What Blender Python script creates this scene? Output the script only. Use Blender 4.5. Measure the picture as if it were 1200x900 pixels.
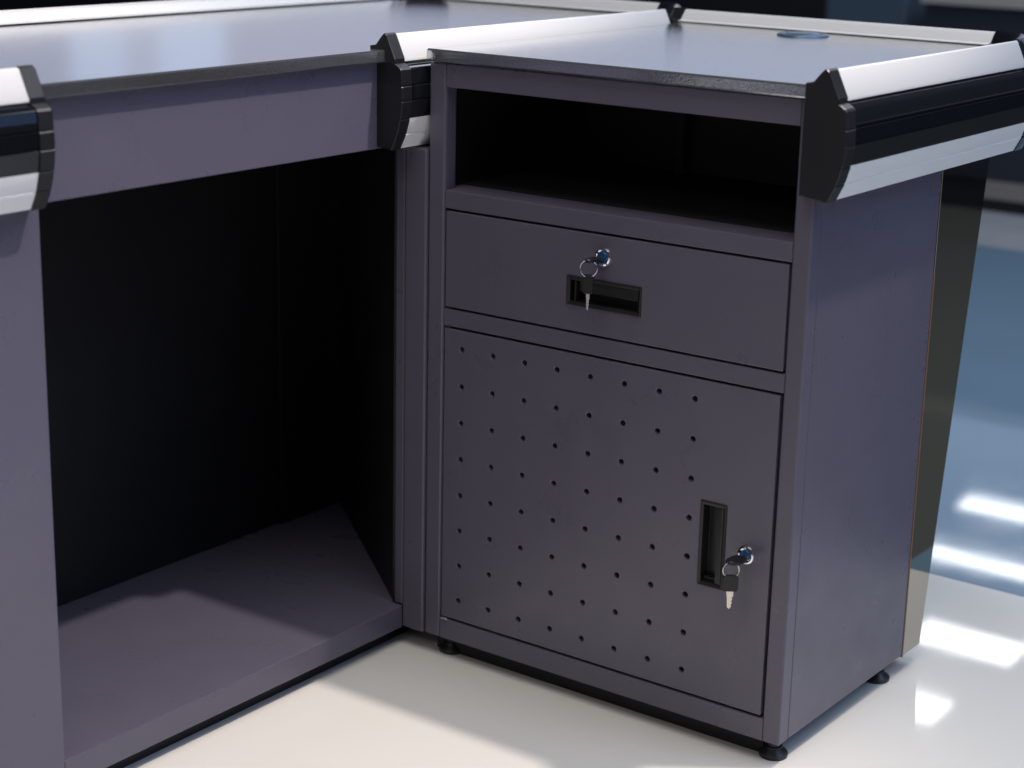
import bpy, bmesh, math, random
from mathutils import Matrix, Vector
random.seed(4)
for o in list(bpy.data.objects):
    bpy.data.objects.remove(o, do_unlink=True)
S = bpy.context.scene
COL = S.collection
R = math.radians

# ------------------------------------------------------------------ camera
cam = bpy.data.cameras.new('camera')
camo = bpy.data.objects.new('camera', cam)
COL.objects.link(camo)
rot = Matrix.Rotation(R(36.0936), 3, 'Z') @ Matrix.Rotation(R(74.3978), 3, 'X') @ Matrix.Rotation(R(1.2871), 3, 'Z')
camo.matrix_world = Matrix.Translation((1.35984, -1.69099, 0.96992)) @ rot.to_4x4()
cam.sensor_width = 36.0
cam.lens = 2191.12 / 1200 * 36.0
cam.clip_start = 0.02
cam.clip_end = 200
cam.dof.use_dof = True
cam.dof.focus_distance = 2.12
cam.dof.aperture_fstop = 4.5
S.camera = camo

# ------------------------------------------------------------------ world, lamps, exposure
W = bpy.data.worlds.new('World')
S.world = W
W.use_nodes = True
bg = W.node_tree.nodes['Background']
bg.inputs['Color'].default_value = (0.62, 0.72, 1.0, 1)
bg.inputs['Strength'].default_value = 0.055


def area_light(name, loc, target, sx, sy, power, color, shape='RECTANGLE'):
    l = bpy.data.lights.new(name, 'AREA')
    l.shape = shape
    l.size = sx
    l.size_y = sy
    l.energy = power
    l.color = color
    o = bpy.data.objects.new(name, l)
    COL.objects.link(o)
    o.location = loc
    d = Vector(target) - Vector(loc)
    o.rotation_euler = d.to_track_quat('-Z', 'Y').to_euler()
    return o


# the ceiling spot over the corner that throws the shadows
sl = bpy.data.lights.new('ceiling_spot_lamp', 'SPOT')
sl.energy = 236
sl.color = (1.0, 0.89, 0.83)
sl.shadow_soft_size = 0.04
sl.spot_size = R(46)
sl.spot_blend = 0.85
slo = bpy.data.objects.new('ceiling_spot_lamp', sl)
COL.objects.link(slo)
slo.location = (1.02, 0.40, 2.86)
slo.rotation_euler = (Vector((-.10, -.55, .15)) - Vector(slo.location)).to_track_quat('-Z', 'Y').to_euler()
# unseen overhead panels, added as soft fill on floor and tops
area_light('overhead_area_light', (0.9, -0.70, 3.1), (0.9, -0.70, 0), 2.0, 2.0, 49, (1.0, 0.96, 0.93))
area_light('overhead_area_light', (0.5, -3.4, 3.1), (0.5, -3.4, 0), 1.6, 1.6, 26, (1.0, 0.93, 0.86))  # added fill behind the camera, brightens the floor in front
area_light('overhead_area_light', (2.9, 0.7, 3.1), (2.9, 0.7, 0), 1.6, 1.6, 42, (0.52, 0.70, 1.0))  # added bluish fill for cabinet side and silver strip
area_light('overhead_area_light', (0.7, 2.5, 3.1), (0.7, 2.5, 0), 2.0, 2.0, 66, (0.80, 0.88, 1.0))  # added fill to brighten the floor behind the cabinet
# unseen panels on the right, added to bring bluish light to the sides
for wy in (-1.6, 1.6, 4.8):
    area_light('unseen_panel_light', (7.5, wy, 3.6), (0, wy, 1.4), 2.8, 2.8, 2.8 * 2.8 * math.pi * 1.05, (0.26, 0.46, 1.0))
# ceiling panels further into the hall (highlights in the glossy floor)
for (lx, ly, sx, sy, pw) in ((-1.94, 6.30, .22, .30, 1.5), (-2.09, 7.20, .58, .32, 4.4), (-2.40, 8.37, .90, .22, 5.0), (-2.55, 9.36, 1.0, .26, 6.2)):
    area_light('overhead_area_light', (lx, ly, 3.0), (lx, ly, 0), sx, sy, pw, (0.96, 0.98, 1.0))
# tall unseen glowing panels far behind, added for the sheen of the steel tops
for (xa, xb, pw, colr) in ((-23, -20.0, .70, (.72, .76, 1.0)), (-20.0, -17.0, .78, (.72, .76, 1.0)), (-17.0, -16.0, 1.2, (.66, .76, 1.0)), (-16.0, -15.4, .98, (.72, .78, 1.0)), (-15.4, -14.3, 1.25, (.66, .76, 1.0)),
                         (-14.3, -11.5, .85, (.76, .78, 1.0)), (-11.5, -8.8, .84, (.72, .77, 1.0)), (-8.8, -6.1, .86, (.68, .76, 1.0)), (-6.1, -3.5, .86, (.62, .74, 1.0)), (-3.5, -.9, .8, (.62, .76, 1.0)), (-.9, 1.6, .75, (.62, .76, 1.0))):
    area_light('unseen_panel_light', ((xa + xb) / 2, 14.0, 3.15), ((xa + xb) / 2, 0, 3.15), xb - xa, 4.6, pw * (xb - xa) * 4.6 * math.pi * 0.62, colr)

vs = S.view_settings
vs.view_transform = 'Standard'
vs.look = 'None'
vs.exposure = 0.0
vs.gamma = 1.0
vs.use_curve_mapping = False


# ------------------------------------------------------------------ materials
def new_mat(name):
    m = bpy.data.materials.new(name)
    m.use_nodes = True
    nt = m.node_tree
    return m, nt, nt.nodes['Principled BSDF']


def paint(name, col, rough=.42, var=.06, bump=.05, bscale=1400, metallic=0.0, spec=.5, smudge=0.0, vscale=7.0):
    """coated surface with faint colour drift, fine relief and uneven gloss"""
    m, nt, b = new_mat(name)
    n, l = nt.nodes, nt.links
    tc = n.new('ShaderNodeTexCoord')
    nz = n.new('ShaderNodeTexNoise')
    nz.inputs['Scale'].default_value = vscale
    nz.inputs['Detail'].default_value = 5
    l.new(tc.outputs['Object'], nz.inputs['Vector'])
    mx = n.new('ShaderNodeMixRGB')
    mx.inputs[1].default_value = tuple(c * (1 - var) for c in col) + (1,)
    mx.inputs[2].default_value = tuple(min(1, c * (1 + var)) for c in col) + (1,)
    l.new(nz.outputs['Fac'], mx.inputs[0])
    l.new(mx.outputs[0], b.inputs['Base Color'])
    b.inputs['Metallic'].default_value = metallic
    b.inputs['Specular IOR Level'].default_value = spec
    nz2 = n.new('ShaderNodeTexNoise')
    nz2.inputs['Scale'].default_value = 18
    nz2.inputs['Detail'].default_value = 6
    l.new(tc.outputs['Object'], nz2.inputs['Vector'])
    mr = n.new('ShaderNodeMapRange')
    mr.inputs['From Min'].default_value = .3
    mr.inputs['From Max'].default_value = .7
    mr.inputs['To Min'].default_value = max(.02, rough - .05 - smudge)
    mr.inputs['To Max'].default_value = rough + .05 + smudge
    l.new(nz2.outputs['Fac'], mr.inputs['Value'])
    l.new(mr.outputs[0], b.inputs['Roughness'])
    if bump:
        nz3 = n.new('ShaderNodeTexNoise')
        nz3.inputs['Scale'].default_value = bscale
        nz3.inputs['Detail'].default_value = 2
        l.new(tc.outputs['Object'], nz3.inputs['Vector'])
        bp = n.new('ShaderNodeBump')
        bp.inputs['Strength'].default_value = bump
        bp.inputs['Distance'].default_value = .0006
        l.new(nz3.outputs['Fac'], bp.inputs['Height'])
        l.new(bp.outputs[0], b.inputs['Normal'])
    return m


M = {}
M['grey'] = paint('grey_powder_coat', (.108, .0995, .138), .33, .06, .012, 1400, smudge=.03)
M['interior'] = paint('shade_black', (.006, .006, .008), .6, .1, .0)  # near-black colour carries the shade inside knee space and shelf
M['steel'] = paint('grained_steel', (.56, .57, .60), 0.10, .28, .20, 480, metallic=.92, smudge=-.047, vscale=420)
M['white'] = paint('white_plastic', (.68, .67, .655), .30, .01, .0, smudge=-.045)
M['black_gloss'] = paint('black_gloss_plastic', (.005, .006, .008), .07, .1, .0, smudge=-.045)
M['black_plastic'] = paint('black_plastic', (.010, .010, .0115), .38, .1, .0)
M['silver'] = paint('silver_aluminium', (.90, .90, .89), .34, .02, .0, metallic=.0, smudge=-.045)
M['rubber'] = paint('black_rubber', (.014, .014, .016), .45, .1, .05, 500)
M['chrome'] = paint('chrome', (.82, .83, .85), .08, .02, .0, metallic=1.0)
M['nickel'] = paint('nickel_key', (.74, .70, .62), .22, .06, .05, 800, metallic=1.0)
M['grommet'] = paint('dull_blue_steel', (.10, .16, .24), .3, .05, .0, metallic=.5)
M['blue'] = paint('reflected_blue', (.010, .065, .20), .25, .1, .0)  # blue reflection in the lock barrel, put into its colour
M['mirror_black'] = paint('polished_dark_steel', (.50, .46, .39), .035, .02, .0, metallic=1.0, smudge=-.045)
M['orange'] = paint('orange_edge_band', (.24, .13, .075), .4, .1, .0)
M['gasket'] = paint('dark_gap', (.008, .008, .009), .6, .1, .0)
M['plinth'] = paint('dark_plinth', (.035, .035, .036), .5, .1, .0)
M['navy'] = paint('navy_front', (.020, .024, .036), .4, .1, .0)
M['teal'] = paint('dull_blue_panel', (.060, .088, .125), .4, .1, .0)
M['far_black'] = paint('far_black', (.008, .009, .012), .5, .1, .0)
M['far_grey'] = paint('far_grey_brown', (.22, .20, .19), .5, .06, .0)
M['far_pale'] = paint('far_pale', (.38, .36, .33), .4, .06, .0)


def floor_mat(name, col, rough, var, wav, coat=.0):
    m, nt, b = new_mat(name)
    n, l = nt.nodes, nt.links
    tc = n.new('ShaderNodeTexCoord')
    nz = n.new('ShaderNodeTexNoise')
    nz.inputs['Scale'].default_value = 2.2
    nz.inputs['Detail'].default_value = 7
    nz.inputs['Roughness'].default_value = .62
    l.new(tc.outputs['Object'], nz.inputs['Vector'])
    mx = n.new('ShaderNodeMixRGB')
    mx.inputs[1].default_value = tuple(c * (1 - var) for c in col) + (1,)
    mx.inputs[2].default_value = tuple(min(1, c * (1 + var)) for c in col) + (1,)
    l.new(nz.outputs['Fac'], mx.inputs[0])
    l.new(mx.outputs[0], b.inputs['Base Color'])
    nr = n.new('ShaderNodeTexNoise')
    nr.inputs['Scale'].default_value = 9
    nr.inputs['Detail'].default_value = 8
    l.new(tc.outputs['Object'], nr.inputs['Vector'])
    mr = n.new('ShaderNodeMapRange')
    mr.inputs['From Min'].default_value = .35
    mr.inputs['From Max'].default_value = .7
    mr.inputs['To Min'].default_value = rough * .7
    mr.inputs['To Max'].default_value = rough * 1.5
    l.new(nr.outputs['Fac'], mr.inputs['Value'])
    l.new(mr.outputs[0], b.inputs['Roughness'])
    nw = n.new('ShaderNodeTexNoise')
    nw.inputs['Scale'].default_value = 14
    nw.inputs['Detail'].default_value = 3
    l.new(tc.outputs['Object'], nw.inputs['Vector'])
    bp = n.new('ShaderNodeBump')
    bp.inputs['Strength'].default_value = wav
    bp.inputs['Distance'].default_value = .002
    l.new(nw.outputs['Fac'], bp.inputs['Height'])
    l.new(bp.outputs[0], b.inputs['Normal'])
    return m


M['floor'] = floor_mat('cream_floor', (.755, .725, .67), .035, .035, .004)
M['blue_floor'] = floor_mat('blue_floor', (.16, .25, .335), .04, .10, .006)
M['grey_floor'] = floor_mat('grey_floor', (.10, .105, .095), .06, .08, .006)
M['pale_floor'] = floor_mat('pale_floor', (.36, .38, .40), .2, .06, .06)


# ------------------------------------------------------------------ mesh helpers
def mesh_obj(name, verts, faces, mat, parent=None, bevel=0.0, smooth=False, seg=2):
    me = bpy.data.meshes.new(name)
    me.from_pydata([tuple(v) for v in verts], [], faces)
    bm = bmesh.new()
    bm.from_mesh(me)
    bmesh.ops.remove_doubles(bm, verts=bm.verts, dist=1e-6)
    bmesh.ops.recalc_face_normals(bm, faces=bm.faces)
    bm.to_mesh(me)
    bm.free()
    me.materials.append(mat)
    o = bpy.data.objects.new(name, me)
    COL.objects.link(o)
    if parent:
        o.parent = parent
    if smooth:
        for p in me.polygons:
            p.use_smooth = True
        try:
            me.set_sharp_from_angle(angle=R(32))
        except Exception:
            pass
    if bevel:
        md = o.modifiers.new('bevel', 'BEVEL')
        md.width = bevel
        md.segments = seg
        md.limit_method = 'ANGLE'
        md.angle_limit = R(40)
        md.harden_normals = False
    return o


def box_data(x, y, z):
    v = [(a, b, c) for a in x for b in y for c in z]
    f = [(0, 1, 3, 2), (4, 6, 7, 5), (0, 4, 5, 1), (2, 3, 7, 6), (0, 2, 6, 4), (1, 5, 7, 3)]
    return v, f


def box(name, x, y, z, mat, parent=None, bevel=.0012):
    v, f = box_data(x, y, z)
    return mesh_obj(name, v, f, mat, parent, bevel)


def boxes(name, lst, mat, parent=None, bevel=.0012):
    V, F = [], []
    for b in lst:
        v, f = box_data(*b)
        F += [tuple(i + len(V) for i in q) for q in f]
        V += v
    return mesh_obj(name, V, F, mat, parent, bevel)


def prism(name, poly, axis, a0, a1, mat, parent=None, bevel=0.0):
    """extrude a polygon [(p,q)] along axis: 'x' -> (p,q)=(y,z), 'y' -> (x,z), 'z' -> (x,y)"""
    def P(p, q, s):
        return {'x': (s, p, q), 'y': (p, s, q), 'z': (p, q, s)}[axis]
    n = len(poly)
    V = [P(p, q, a0) for p, q in poly] + [P(p, q, a1) for p, q in poly]
    F = [tuple(range(n)), tuple(range(n, 2 * n))] + [(i, (i + 1) % n, n + (i + 1) % n, n + i) for i in range(n)]
    return mesh_obj(name, V, F, mat, parent, bevel)


def lathe(name, prof, center, axis, mat, parent=None, n=28, arc=None, smooth=True):
    """profile [(r, h)] turned about an axis through center"""
    V, F = [], []
    a0, a1 = arc if arc else (0, 2 * math.pi)
    m = n if not arc else n + 1
    k = len(prof)
    for i in range(m):
        a = a0 + (a1 - a0) * i / n
        c, s = math.cos(a), math.sin(a)
        for r, h in prof:
            if axis == 'z':
                V.append((center[0] + r * c, center[1] + r * s, center[2] + h))
            elif axis == 'y':
                V.append((center[0] + r * c, center[1] + h, center[2] + r * s))
    for i in range(n):
        j = (i + 1) % m
        for q in range(k - 1):
            F.append((i * k + q, i * k + q + 1, j * k + q + 1, j * k + q))
    return mesh_obj(name, V, F, mat, parent, smooth=smooth)


def plate(name, x, z, y0, y1, holes, rects, mat, parent, bevel=.0012):
    """upright plate (front y0, back y1) with round holes [(x,z,r)] and rectangular cut-outs [(x0,x1,z0,z1)]"""
    xs, zs = {x[0], x[1]}, {z[0], z[1]}
    for (a, b, r) in holes:
        xs |= {round(a - 1.8 * r, 6), round(a + 1.8 * r, 6)}
        zs |= {round(b - 1.8 * r, 6), round(b + 1.8 * r, 6)}
    for (a, b, c, d) in rects:
        xs |= {a, b}
        zs |= {c, d}
    xs, zs = sorted(xs), sorted(zs)
    V, F = [], []

    def quad(*p):
        F.append(tuple(range(len(V), len(V) + len(p))))
        V.extend(p)

    def cell(i, j):
        if i < 0 or j < 0 or i >= len(xs) - 1 or j >= len(zs) - 1:
            return None
        cx, cz = (xs[i] + xs[i + 1]) / 2, (zs[j] + zs[j + 1]) / 2
        for (a, b, c, d) in rects:
            if a < cx < b and c < cz < d:
                return None
        for h in holes:
            if abs(cx - h[0]) < h[2] and abs(cz - h[1]) < h[2]:
                return h
        return True
    for i in range(len(xs) - 1):
        for j in range(len(zs) - 1):
            c = cell(i, j)
            if c is None:
                continue
            xa, xb, za, zb = xs[i], xs[i + 1], zs[j], zs[j + 1]
            if c is True:
                for y in (y0, y1):
                    quad((xa, y, za), (xb, y, za), (xb, y, zb), (xa, y, zb))
            else:
                N = 16
                sq = []
                for k in range(4):
                    sq.append((xb, za + (zb - za) * (.5 + k / 4) if k < 2 else zb))
                sq = []
                crn = [(xb, za), (xb, zb), (xa, zb), (xa, za)]
                for s in range(4):
                    p, q = crn[s], crn[(s + 1) % 4]
                    for k in range(4):
                        sq.append((p[0] + (q[0] - p[0]) * k / 4, p[1] + (q[1] - p[1]) * k / 4))
                ci = [(c[0] + c[2] * math.cos(-math.pi / 4 + 2 * math.pi * k / N), c[1] + c[2] * math.sin(-math.pi / 4 + 2 * math.pi * k / N)) for k in range(N)]
                for k in range(N):
                    m = (k + 1) % N
                    for y in (y0, y1):
                        quad((sq[k][0], y, sq[k][1]), (sq[m][0], y, sq[m][1]), (ci[m][0], y, ci[m][1]), (ci[k][0], y, ci[k][1]))
                    quad((ci[k][0], y0, ci[k][1]), (ci[m][0], y0, ci[m][1]), (ci[m][0], y1, ci[m][1]), (ci[k][0], y1, ci[k][1]))
            if cell(i - 1, j) is None:
                quad((xa, y0, za), (xa, y0, zb), (xa, y1, zb), (xa, y1, za))
            if cell(i + 1, j) is None:
                quad((xb, y0, za), (xb, y0, zb), (xb, y1, zb), (xb, y1, za))
            if cell(i, j - 1) is None:
                quad((xa, y0, za), (xb, y0, za), (xb, y1, za), (xa, y1, za))
            if cell(i, j + 1) is None:
                quad((xa, y0, zb), (xb, y0, zb), (xb, y1, zb), (xa, y1, zb))
    return mesh_obj(name, V, F, mat, parent, bevel)


def thing(name, label, cat, loc=(0, 0, 0), group=None):
    o = bpy.data.objects.new(name, None)
    COL.objects.link(o)
    o.empty_display_size = .05
    o['label'] = label
    o['category'] = cat
    if group:
        o['group'] = group
    return o


def structure(o):
    o['kind'] = 'structure'
    return o


FZ = 0.014                                   # floor level

# ------------------------------------------------------------------ setting: the floor
structure(box('floor', (-14, 14), (-6, .662), (-.2, FZ), M['floor'], bevel=0))
structure(box('grey_floor', (.66, 14), (.662, 16), (-.2, FZ), M['grey_floor'], bevel=0))
structure(box('blue_floor', (-14, .66), (.662, 3.0), (-.2, FZ), M['blue_floor'], bevel=0))
structure(box('pale_floor', (-14, .66), (3.0, 16), (-.2, FZ), M['pale_floor'], bevel=0))

# ------------------------------------------------------------------ bumper rails
CAP = [(-.0115, .652), (-.0115, .765), (-.003, .7665), (.0045, .7755), (.0085, .7795), (.0112, .7803), (.0138, .7785), (.0264, .7522),
       (.0264, .7468), (.0285, .7462), (.0342, .7428), (.0358, .7405), (.0372, .7235), (.0362, .7222), (.0374, .7209), (.0378, .7062), (.0367, .7050), (.0376, .7038),
       (.0352, .6857), (.0340, .6845), (.0346, .6832), (.0298, .6672), (.0286, .6660), (.0290, .6646), (.0205, .6475), (.013, .6485)]
WHITE = [(-.0105, .7634), (-.0105, .7645), (-.003, .7655), (.0045, .7743), (.0082, .7780), (.0110, .7788), (.0130, .7775), (.0252, .7513), (.0252, .7485), (.0015, .7480), (.0015, .7634)]
BLACK = [(.0015, .7474), (.0244, .7474), (.0248, .7462), (.0330, .7424), (.0346, .7400), (.0358, .7238), (.0346, .7230), (.0362, .7216), (.0366, .7066), (.0354, .7058), (.0366, .7044),
         (.0338, .6852), (.0015, .6852)]
SILVER = [(.0015, .6846), (.0336, .6846), (.0286, .6670), (.0276, .6660), (.0279, .6648), (.0196, .6485), (.0015, .6510)]


def inset_poly(poly, d):
    cx = sum(p[0] for p in poly) / len(poly)
    cz = sum(p[1] for p in poly) / len(poly)
    hx = max(abs(p[0] - cx) for p in poly)
    hz = max(abs(p[1] - cz) for p in poly)
    return [(cx + (p[0] - cx) * (1 - d / hx), cz + (p[1] - cz) * (1 - d / hz)) for p in poly]


def mapper(axis, plane, sign):
    if axis == 'y':
        return lambda u, s, z: (plane + sign * u, s, z)
    return lambda u, s, z: (s, plane + sign * u, z)


def rail_strip(name, prof, fn, s0, s1, mat, parent):
    n = len(prof)
    V = [fn(u, s0, z) for u, z in prof] + [fn(u, s1, z) for u, z in prof]
    F = [tuple(range(n)), tuple(range(n, 2 * n))] + [(i, (i + 1) % n, n + (i + 1) % n, n + i) for i in range(n)]
    return mesh_obj(name, V, F, mat, parent, smooth=True)


def end_cap(fn, s0, s1, parent, d=.0016):
    """s0 is the outer end"""
    a, b = inset_poly(CAP, d), CAP
    n = len(CAP)
    step = .0016 if s1 > s0 else -.0016
    V = [fn(u, s0, z) for u, z in a] + [fn(u, s0 + step, z) for u, z in b] + [fn(u, s1, z) for u, z in b]
    F = [tuple(range(n)), tuple(range(2 * n, 3 * n))]
    for k in (0, n):
        F += [(k + i, k + (i + 1) % n, k + n + (i + 1) % n, k + n + i) for i in range(n)]
    return mesh_obj('end_cap', V, F, M['black_plastic'], parent)


def bumper(parent, axis, plane, sign, s0, s1, caps):
    fn = mapper(axis, plane, sign)
    bp = rail_strip('bumper_rail', BLACK, fn, s0, s1, M['black_gloss'], parent)
    rail_strip('white_strip', WHITE, fn, s0, s1, M['white'], bp)
    rail_strip('silver_strip', SILVER, fn, s0, s1, M['silver'], bp)
    for (c0, c1) in caps:
        end_cap(fn, c0, c1, bp)
    return bp


def corner(parent, cx, cy, ra, rb, a0, a1):
    prof = list(CAP[1:]) + [(.001, .650), (.001, .7634)]
    k, n = len(prof), 16
    V, F = [], []
    for i in range(n + 1):
        a = a0 + (a1 - a0) * i / n
        V += [(cx + (ra + u) * math.cos(a), cy + (rb + u) * math.sin(a), z) for u, z in prof]
    for i in range(n):
        F += [(i * k + q, i * k + (q + 1) % k, (i + 1) * k + (q + 1) % k, (i + 1) * k + q) for q in range(k)]
    F += [tuple(range(k)), tuple(range(n * k, n * k + k))]
    return mesh_obj('bumper_corner', V, F, M['black_gloss'], parent, smooth=True)


# ------------------------------------------------------------------ main counter
XC = -.0366
cnt = thing('checkout_counter', 'long grey checkout counter with dark open knee space, steel top and bumper rails', 'counter', (XC, 0, 0))
box('worktop', (-.536, -.0245), (-1.15, .634), (.7475, .7618), M['steel'], cnt, .0018)
box('apron', (-.058, XC), (-.5432, -.001), (.6475, .7472), M['grey'], cnt)
box('side_panel', (-.062, XC + .0002), (-1.15, -.5435), (.037, .7470), M['grey'], cnt)
box('base_shelf', (-.385, XC), (-.5433, .0012), (.037, .0664), M['grey'], cnt)
box('base_shelf', (-.385, -.055), (.0014, .30), (.037, .0662), M['grey'], cnt)
box('plinth', (-.37, -.057), (-1.1, .60), (FZ, .0368), M['gasket'], cnt, 0)
# knee space panels, shade put in as near-black colour: back in two sheets, far side cut at an angle, near side
box('back_shade_panel', (-.395, -.362), (-.543, .120), (.0668, .7470), M['interior'], cnt)
box('back_shade_panel', (-.395, -.356), (.1212, .30), (.0668, .7470), M['interior'], cnt)
prism('angled_shade_panel', [(-.056, .0055), (-.0475, .012), (-.337, .244), (-.345, .235)], 'z', .0668, .7470, M['interior'], cnt)
box('near_shade_panel', (-.361, -.0625), (-.556, -.5436), (.0668, .7470), M['interior'], cnt)
box('top_shade_panel', (-.361, -.059), (-.543, .0), (.735, .7470), M['interior'], cnt)
# uprights closing the gap to the side cabinet
box('corner_upright', (-.0505, XC - .0004), (.0016, .020), (.0668, .7470), M['grey'], cnt, .0018)
box('corner_upright', (XC + .0004, -.0022), (-.0005, .022), (.0385, .6462), M['grey'], cnt, .0030)
box('front_panel', (-.052, XC), (.0225, .575), (.037, .7470), M['grey'], cnt)
box('rear_panel', (-.535, -.515), (-1.15, .62), (.037, .7470), M['grey'], cnt)
box('end_panel', (-.5148, -.0525), (.60, .62), (.037, .7470), M['grey'], cnt)
bumper(cnt, 'y', XC, 1, -1.14, -.569, [(-.5515, -.569)])
bumper(cnt, 'y', XC, 1, -.033, .547, [(-.0505, -.033)])
bumper(cnt, 'y', -.536, -1, -1.14, .575, [])
bumper(cnt, 'x', .632, 1, -.475, -.0915, [])
corner(cnt, XC - .055, .548, .055, .084, 0, R(90))
corner(cnt, -.476, .572, .060, .060, R(90), R(180))

# ------------------------------------------------------------------ side cabinet
CW, CD = .5, .315
cab = thing('side_cabinet', 'grey metal side cabinet with open shelf, drawer and perforated door', 'cabinet', (CW / 2, CD / 2, 0))
G = M['grey']
# carcass
box('front_post', (0, .0238), (0, .022), (.04, .7468), G, cab, .0028)
box('front_post', (.4790, CW), (0, .022), (.04, .7468), G, cab, .0022)
box('top_rail', (.0239, .4789), (.0006, .020), (.7197, .7468), G, cab)
box('shelf_rail', (.0239, .4789), (.0006, .020), (.5795, .6010), G, cab)
box('middle_rail', (.0239, .4789), (.0006, .020), (.4392, .4600), G, cab)
box('bottom_rail', (.0239, .4789), (.0006, .020), (.04, .0668), G, cab)
box('side_panel', (CW - .016, CW - .0004), (.0222, CD), (.0402, .7466), G, cab, .0015)
box('side_panel', (.0004, .012), (.0222, CD), (.0402, .7466), G, cab, .0015)
box('rear_panel', (.0122, CW - .0162), (CD - .012, CD - .0004), (.0402, .7466), M['plinth'], cab)
box('bottom_panel', (.0122, CW - .0162), (.0202, CD - .0122), (.042, .052), G, cab)
box('open_shelf', (.0122, CW - .0162), (.0202, CD - .0122), (.590, .6005), G, cab)
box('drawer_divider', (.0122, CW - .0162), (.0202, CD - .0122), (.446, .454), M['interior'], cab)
# near-black sheets that paint in the shade of the open shelf (left, right, back sheets with a seam)
box('shelf_shade_sheet', (.0123, .0134), (.0204, CD - .0124), (.6008, .7464), M['interior'], cab, 0)
box('shelf_shade_sheet', (CW - .0178, CW - .0164), (.0204, CD - .0124), (.6008, .7464), M['interior'], cab, 0)
box('shelf_shade_sheet', (.0136, CW - .018), (.046, CD - .0124), (.6008, .6024), M['interior'], cab, 0)
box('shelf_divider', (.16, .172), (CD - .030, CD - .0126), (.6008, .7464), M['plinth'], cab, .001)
# drawer with pull and lock
PX0, PX1, PZ0, PZ1 = .2022, .2976, .4950, .5246
dr = plate('drawer', (.0264, .4764), (.4626, .5768), .0002, .018, [(.2487, .5532, .0088)], [(PX0, PX1, PZ0, PZ1)], G, cab)
box('drawer_seal', (.0242, .4786), (.0185, .0199), (.4605, .5790), M['gasket'], cab, 0)
# door with the punched grid
HX = [.0523 + .0457 * i for i in range(8)]
HZ = [.0955 + .04543 * i for i in range(8)]
DX0, DX1, DZ0, DZ1 = .3892, .4180, .2055, .3000
door = plate('door', (.0262, .4754), (.0698, .4364), .0002, .016, [(a, b, .0034) for a in HX for b in HZ] + [(.447, .2521, .0088)], [(DX0, DX1, DZ0, DZ1)], G, cab)
box('door_seal', (.0242, .4786), (.0185, .0199), (.0672, .4388), M['gasket'], cab, 0)
box('hinge_pin', (.0255, .0365), (-.0016, .004), (.0662, .0694), M['chrome'], door, .0004)
box('hinge_pin', (.0268, .0325), (.001, .004), (.4372, .4388), M['nickel'], door, .0004)


def frame_ring(name, o, i, y0, y1, yi, mat, parent):
    """rectangular frame: outer o=(x0,x1,z0,z1), inner i; face at y0 falling to yi at inner rim, wall down to y1"""
    def ring(r, y):
        return [(r[0], y, r[2]), (r[1], y, r[2]), (r[1], y, r[3]), (r[0], y, r[3])]
    e = .0012
    o2 = (o[0] + e, o[1] - e, o[2] + e, o[3] - e)
    rings = [ring(o, .0), ring(o, y0 + .0008), ring(o2, y0), ring(i, yi), ring(i, y1)]
    V, F = [], []
    for r in rings:
        V += r
    for k in range(len(rings) - 1):
        for a in range(4):
            b = (a + 1) % 4
            F.append((k * 4 + a, k * 4 + b, k * 4 + 4 + b, k * 4 + 4 + a))
    F.append((16, 17, 18, 19))
    return mesh_obj(name, V, F, mat, parent, .0004)


BP = M['black_plastic']
pull = frame_ring('drawer_pull', (.2004, .2994, .4930, .5264), (.2052, .2946, .4975, .5215), -.0020, .0140, -.0008, BP, dr)
# hinged grip at the top of the recess
prism('grip_flap', [(-.0004, .5213), (-.0002, .5195), (.0010, .5098), (.0026, .5090), (.0040, .5100), (.0030, .5213)], 'x', .2175, .2940, BP, pull, .0004)
box('grip_stop', (.2100, .2125), (.0002, .012), (.4978, .5212), BP, pull, .0004)
hand = frame_ring('door_handle', (.3872, .4200, .2035, .3020), (.3912, .4160, .2080, .2975), -.0020, .0140, -.0008, BP, door)
prism('grip_flap', [(.4158, -.0004), (.4144, -.0006), (.4085, .0004), (.4078, .0020), (.4086, .0036), (.4158, .0030)], 'z', .2085, .2970, BP, hand, .0004)
box('grip_stop', (.3915, .4076), (.006, .012), (.2084, .2120), BP, hand, .0004)


def lock(x, z, parent):
    lk = lathe('lock', [(.0, .006), (.0083, .006), (.0083, -.0022), (.0102, -.0008), (.0108, .0), (.0108, -.0012), (.0099, -.0034), (.0082, -.0042), (.0070, -.0036), (.0066, -.0014), (.0, -.0014)], (x, 0, z), 'y', M['chrome'], parent, 32)
    lathe('lock_barrel', [(.0062, -.0010), (.0062, -.0034), (.0055, -.0042), (.0, -.0042)], (x, 0, z), 'y', M['blue'], lk, 24)
    return lk


lock(.2487, .5532, dr)
lock(.4470, .2521, door)

# worktop, cable cover, rear fascia
box('worktop', (-.0008, .4992), (-.0065, .5565), (.7482, .7625), M['steel'], cab, .0022)
gr = lathe('cable_grommet', [(.0, .0016), (.024, .0016), (.0262, .0026), (.0305, .0028), (.0330, .0018), (.0340, .0002), (.0340, -.002)], (.215, .4985, .7625), 'z', M['grommet'], cab, 40)
lathe('grommet_lid', [(.0, .0030), (.0205, .0030), (.0225, .0018)], (.215, .4985, .7625), 'z', M['grommet'], gr, 36)
prism('rear_fascia', [(CD + .0028, .0385), (.3672, .0385), (.4535, .645), (.4640, .7466), (CD + .0028, .7466)], 'x', -.0003, CW - .0005, M['mirror_black'], cab, .0008)
box('edge_band', (-.0003, CW + .0002), (CD + .0002, CD + .0026), (.0380, .52), M['orange'], cab, 0)
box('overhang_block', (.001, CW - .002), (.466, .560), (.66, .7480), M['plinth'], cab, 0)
bumper(cab, 'y', CW, 1, .0065, .473, [(-.0135, .0065)])
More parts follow.
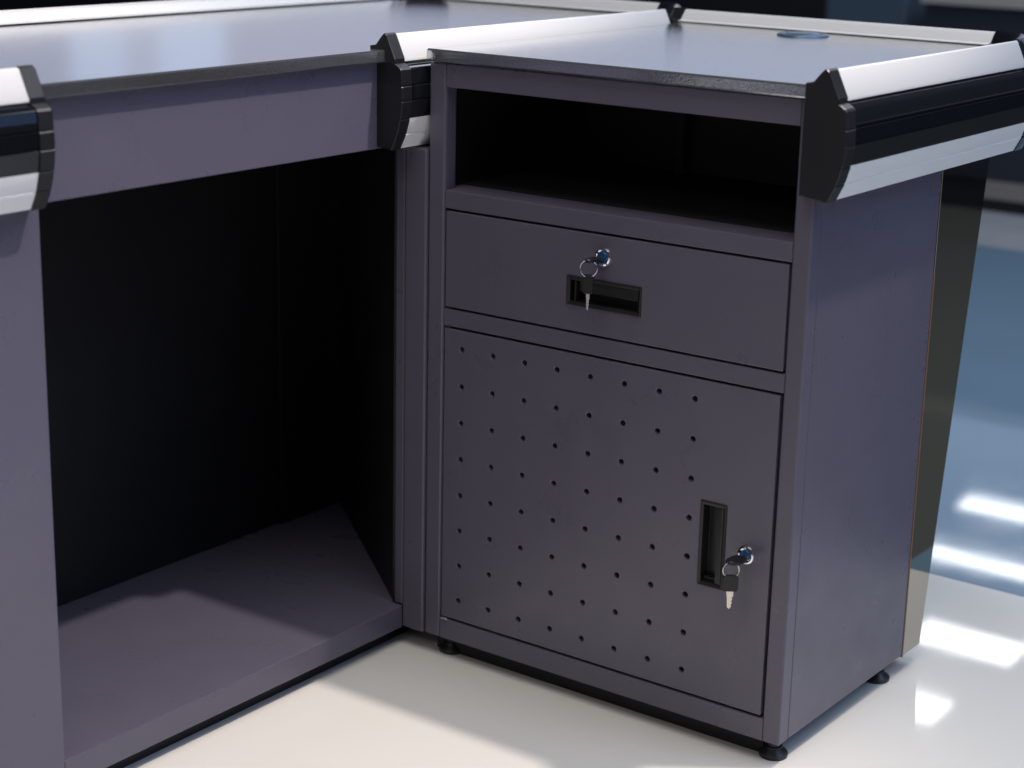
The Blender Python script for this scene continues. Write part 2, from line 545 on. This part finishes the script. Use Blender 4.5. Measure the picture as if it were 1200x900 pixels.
bumper(cab, 'x', .562, 1, -.006, .444, [(-.026, -.006)])
corner(cab, CW - .055, .474, .055, .088, 0, R(90))


box('kick_plate', (.004, .470), (.0215, .0265), (FZ + .0005, .0400), M['gasket'], cab, 0)


def foot(x, y, parent):
    f = lathe('foot', [(.0, .0), (.0155, .0), (.0163, .0014), (.0163, .0046), (.0150, .0064), (.0112, .0088), (.0095, .0115), (.0095, .0125), (.0, .0125)], (x, y, FZ), 'z', M['rubber'], parent, 28)
    lathe('foot_bolt', [(.0, .0123), (.0078, .0123), (.0078, .0270), (.0, .0270)], (x, y, FZ), 'z', M['black_plastic'], f, 12)


for (fx, fy) in ((.024, .026), (.481, .026), (.481, .286), (.024, .286)):
    foot(fx, fy, cab)


# ------------------------------------------------------------------ keys hanging in the locks
def key_set(label, x, z, bow_w, bow_l, ring_r, sp_w, sp_h, bl_w, bl_l, turn, sp_turn):
    t = thing('key_set', label, 'keys', group='keys left in the locks')
    # key in the lock: flat black bow along -Y
    y0 = -.0046
    n = 18
    pts = []
    for i in range(n):
        a = 2 * math.pi * i / n
        px, py = math.cos(a), math.sin(a)
        sx = bow_w / 2 * math.copysign(abs(px) ** .7, px)
        sy = bow_l / 2 * math.copysign(abs(py) ** .7, py)
        pts.append((x + sx, y0 - .004 - bow_l / 2 + sy))
    prism('key_bow', pts, 'z', z - .0014, z + .0014, BP, t, .0006)
    prism('key_shank', [(x - .0032, y0 - .006), (x + .0032, y0 - .006), (x + .0030, y0 + .0006), (x - .0030, y0 + .0006)], 'z', z - .0009, z + .0009, M['nickel'], t)
    # split ring through the bow's end
    ry = y0 - .004 - bow_l + .0035
    V, F = [], []
    c = Vector((x, ry, z - ring_r + .0012))
    d1 = Vector((math.cos(turn), math.sin(turn), 0))
    N, K = 40, 8
    for i in range(N):
        a = 2 * math.pi * i / N
        rd = d1 * math.cos(a) + Vector((0, 0, 1)) * math.sin(a)
        nn = d1.cross(Vector((0, 0, 1)))
        for k in range(K):
            b = 2 * math.pi * k / K
            V.append(c + rd * (ring_r + .00062 * math.cos(b)) + nn * (.00085 * math.sin(b)))
    for i in range(N):
        for k in range(K):
            F.append((i * K + k, i * K + (k + 1) % K, ((i + 1) % N) * K + (k + 1) % K, ((i + 1) % N) * K + k))
    mesh_obj('split_ring', V, F, M['chrome'], t, smooth=True)
    # spare key hanging below
    zt = c.z - ring_r + .0028
    e1 = Vector((math.cos(sp_turn), math.sin(sp_turn), 0))
    e2 = Vector((-math.sin(sp_turn), math.cos(sp_turn), 0))

    def slab(name, outline, th, mat):
        m = len(outline)
        VV = [c.to_2d().to_3d() + e1 * p - e2 * th / 2 + Vector((0, 0, q)) for p, q in outline] + [c.to_2d().to_3d() + e1 * p + e2 * th / 2 + Vector((0, 0, q)) for p, q in outline]
        FF = [tuple(range(m)), tuple(range(m, 2 * m))] + [(i, (i + 1) % m, m + (i + 1) % m, m + i) for i in range(m)]
        return mesh_obj(name, VV, FF, mat, t, .0004)
    w, h = sp_w / 2, sp_h
    slab('spare_bow', [(-w * .55, zt), (w * .55, zt), (w, zt - h * .16), (w, zt - h * .86), (w * .8, zt - h), (-w * .8, zt - h), (-w, zt - h * .86), (-w, zt - h * .16)], .0034, BP)
    b0, L, v = zt - h + .001, bl_l, bl_w / 2
    slab('spare_blade', [(-v, b0), (v, b0), (v, b0 - L * .30), (v * .62, b0 - L * .38), (v * .85, b0 - L * .46), (v * .5, b0 - L * .56), (v * .8, b0 - L * .64), (v * .45, b0 - L * .74), (v * .6, b0 - L * .84), (0.0, b0 - L), (-v * .6, b0 - L * .9), (-v * .75, b0 - L * .4)], .0013, M['nickel'])
    return t


key_set('small key on a ring hanging from the drawer lock above the drawer pull', .2487, .5532, .0125, .0250, .0094, .0120, .0215, .0048, .0200, R(28), R(10))
key_set('small key on a ring hanging from the perforated door lock beside its handle', .4470, .2521, .0185, .0280, .0088, .0172, .0185, .0080, .0215, R(40), R(36))

# ------------------------------------------------------------------ blurred things behind
fc = thing('display_counter', 'blurred navy counter with pale top far behind the cabinet', 'counter')
box('front', (-.96, 7.2), (3.5, 4.1), (.105, .600), M['navy'], fc)
box('skirting', (-.96, .6), (3.495, 4.09), (.0525, .1045), M['far_grey'], fc)
box('kick', (-.95, .6), (3.51, 4.08), (FZ, .052), M['far_black'], fc)
box('kick', (.6005, 7.19), (3.51, 4.08), (FZ, .1045), M['far_black'], fc)
box('top', (-.97, 7.21), (3.48, 4.12), (.6005, .640), M['far_pale'], fc)
tb = thing('storage_bin', 'blurred dull blue bin beside the far navy counter', 'bin')
prism('body', [(-1.30, FZ), (-1.055, FZ), (-1.04, .70), (-1.315, .70)], 'y', 3.55, 3.85, M['teal'], tb, .01)
box('lid', (-1.325, -1.03), (3.54, 3.86), (.7005, .74), M['navy'], tb, .008)
du = thing('display_unit', 'blurred black shelving unit along the back of the hall', 'shelving unit')
box('body', (-9.0, -1.345), (4.25, 4.9), (.06, .70), M['far_black'], du)
box('base', (-8.95, -1.40), (4.30, 4.9), (FZ, .0595), M['navy'], du)
box('panel', (-4.85, -4.35), (4.235, 4.248), (.12, .66), M['teal'], du)
box('top', (-9.01, -1.335), (4.23, 4.92), (.7005, .73), M['navy'], du)
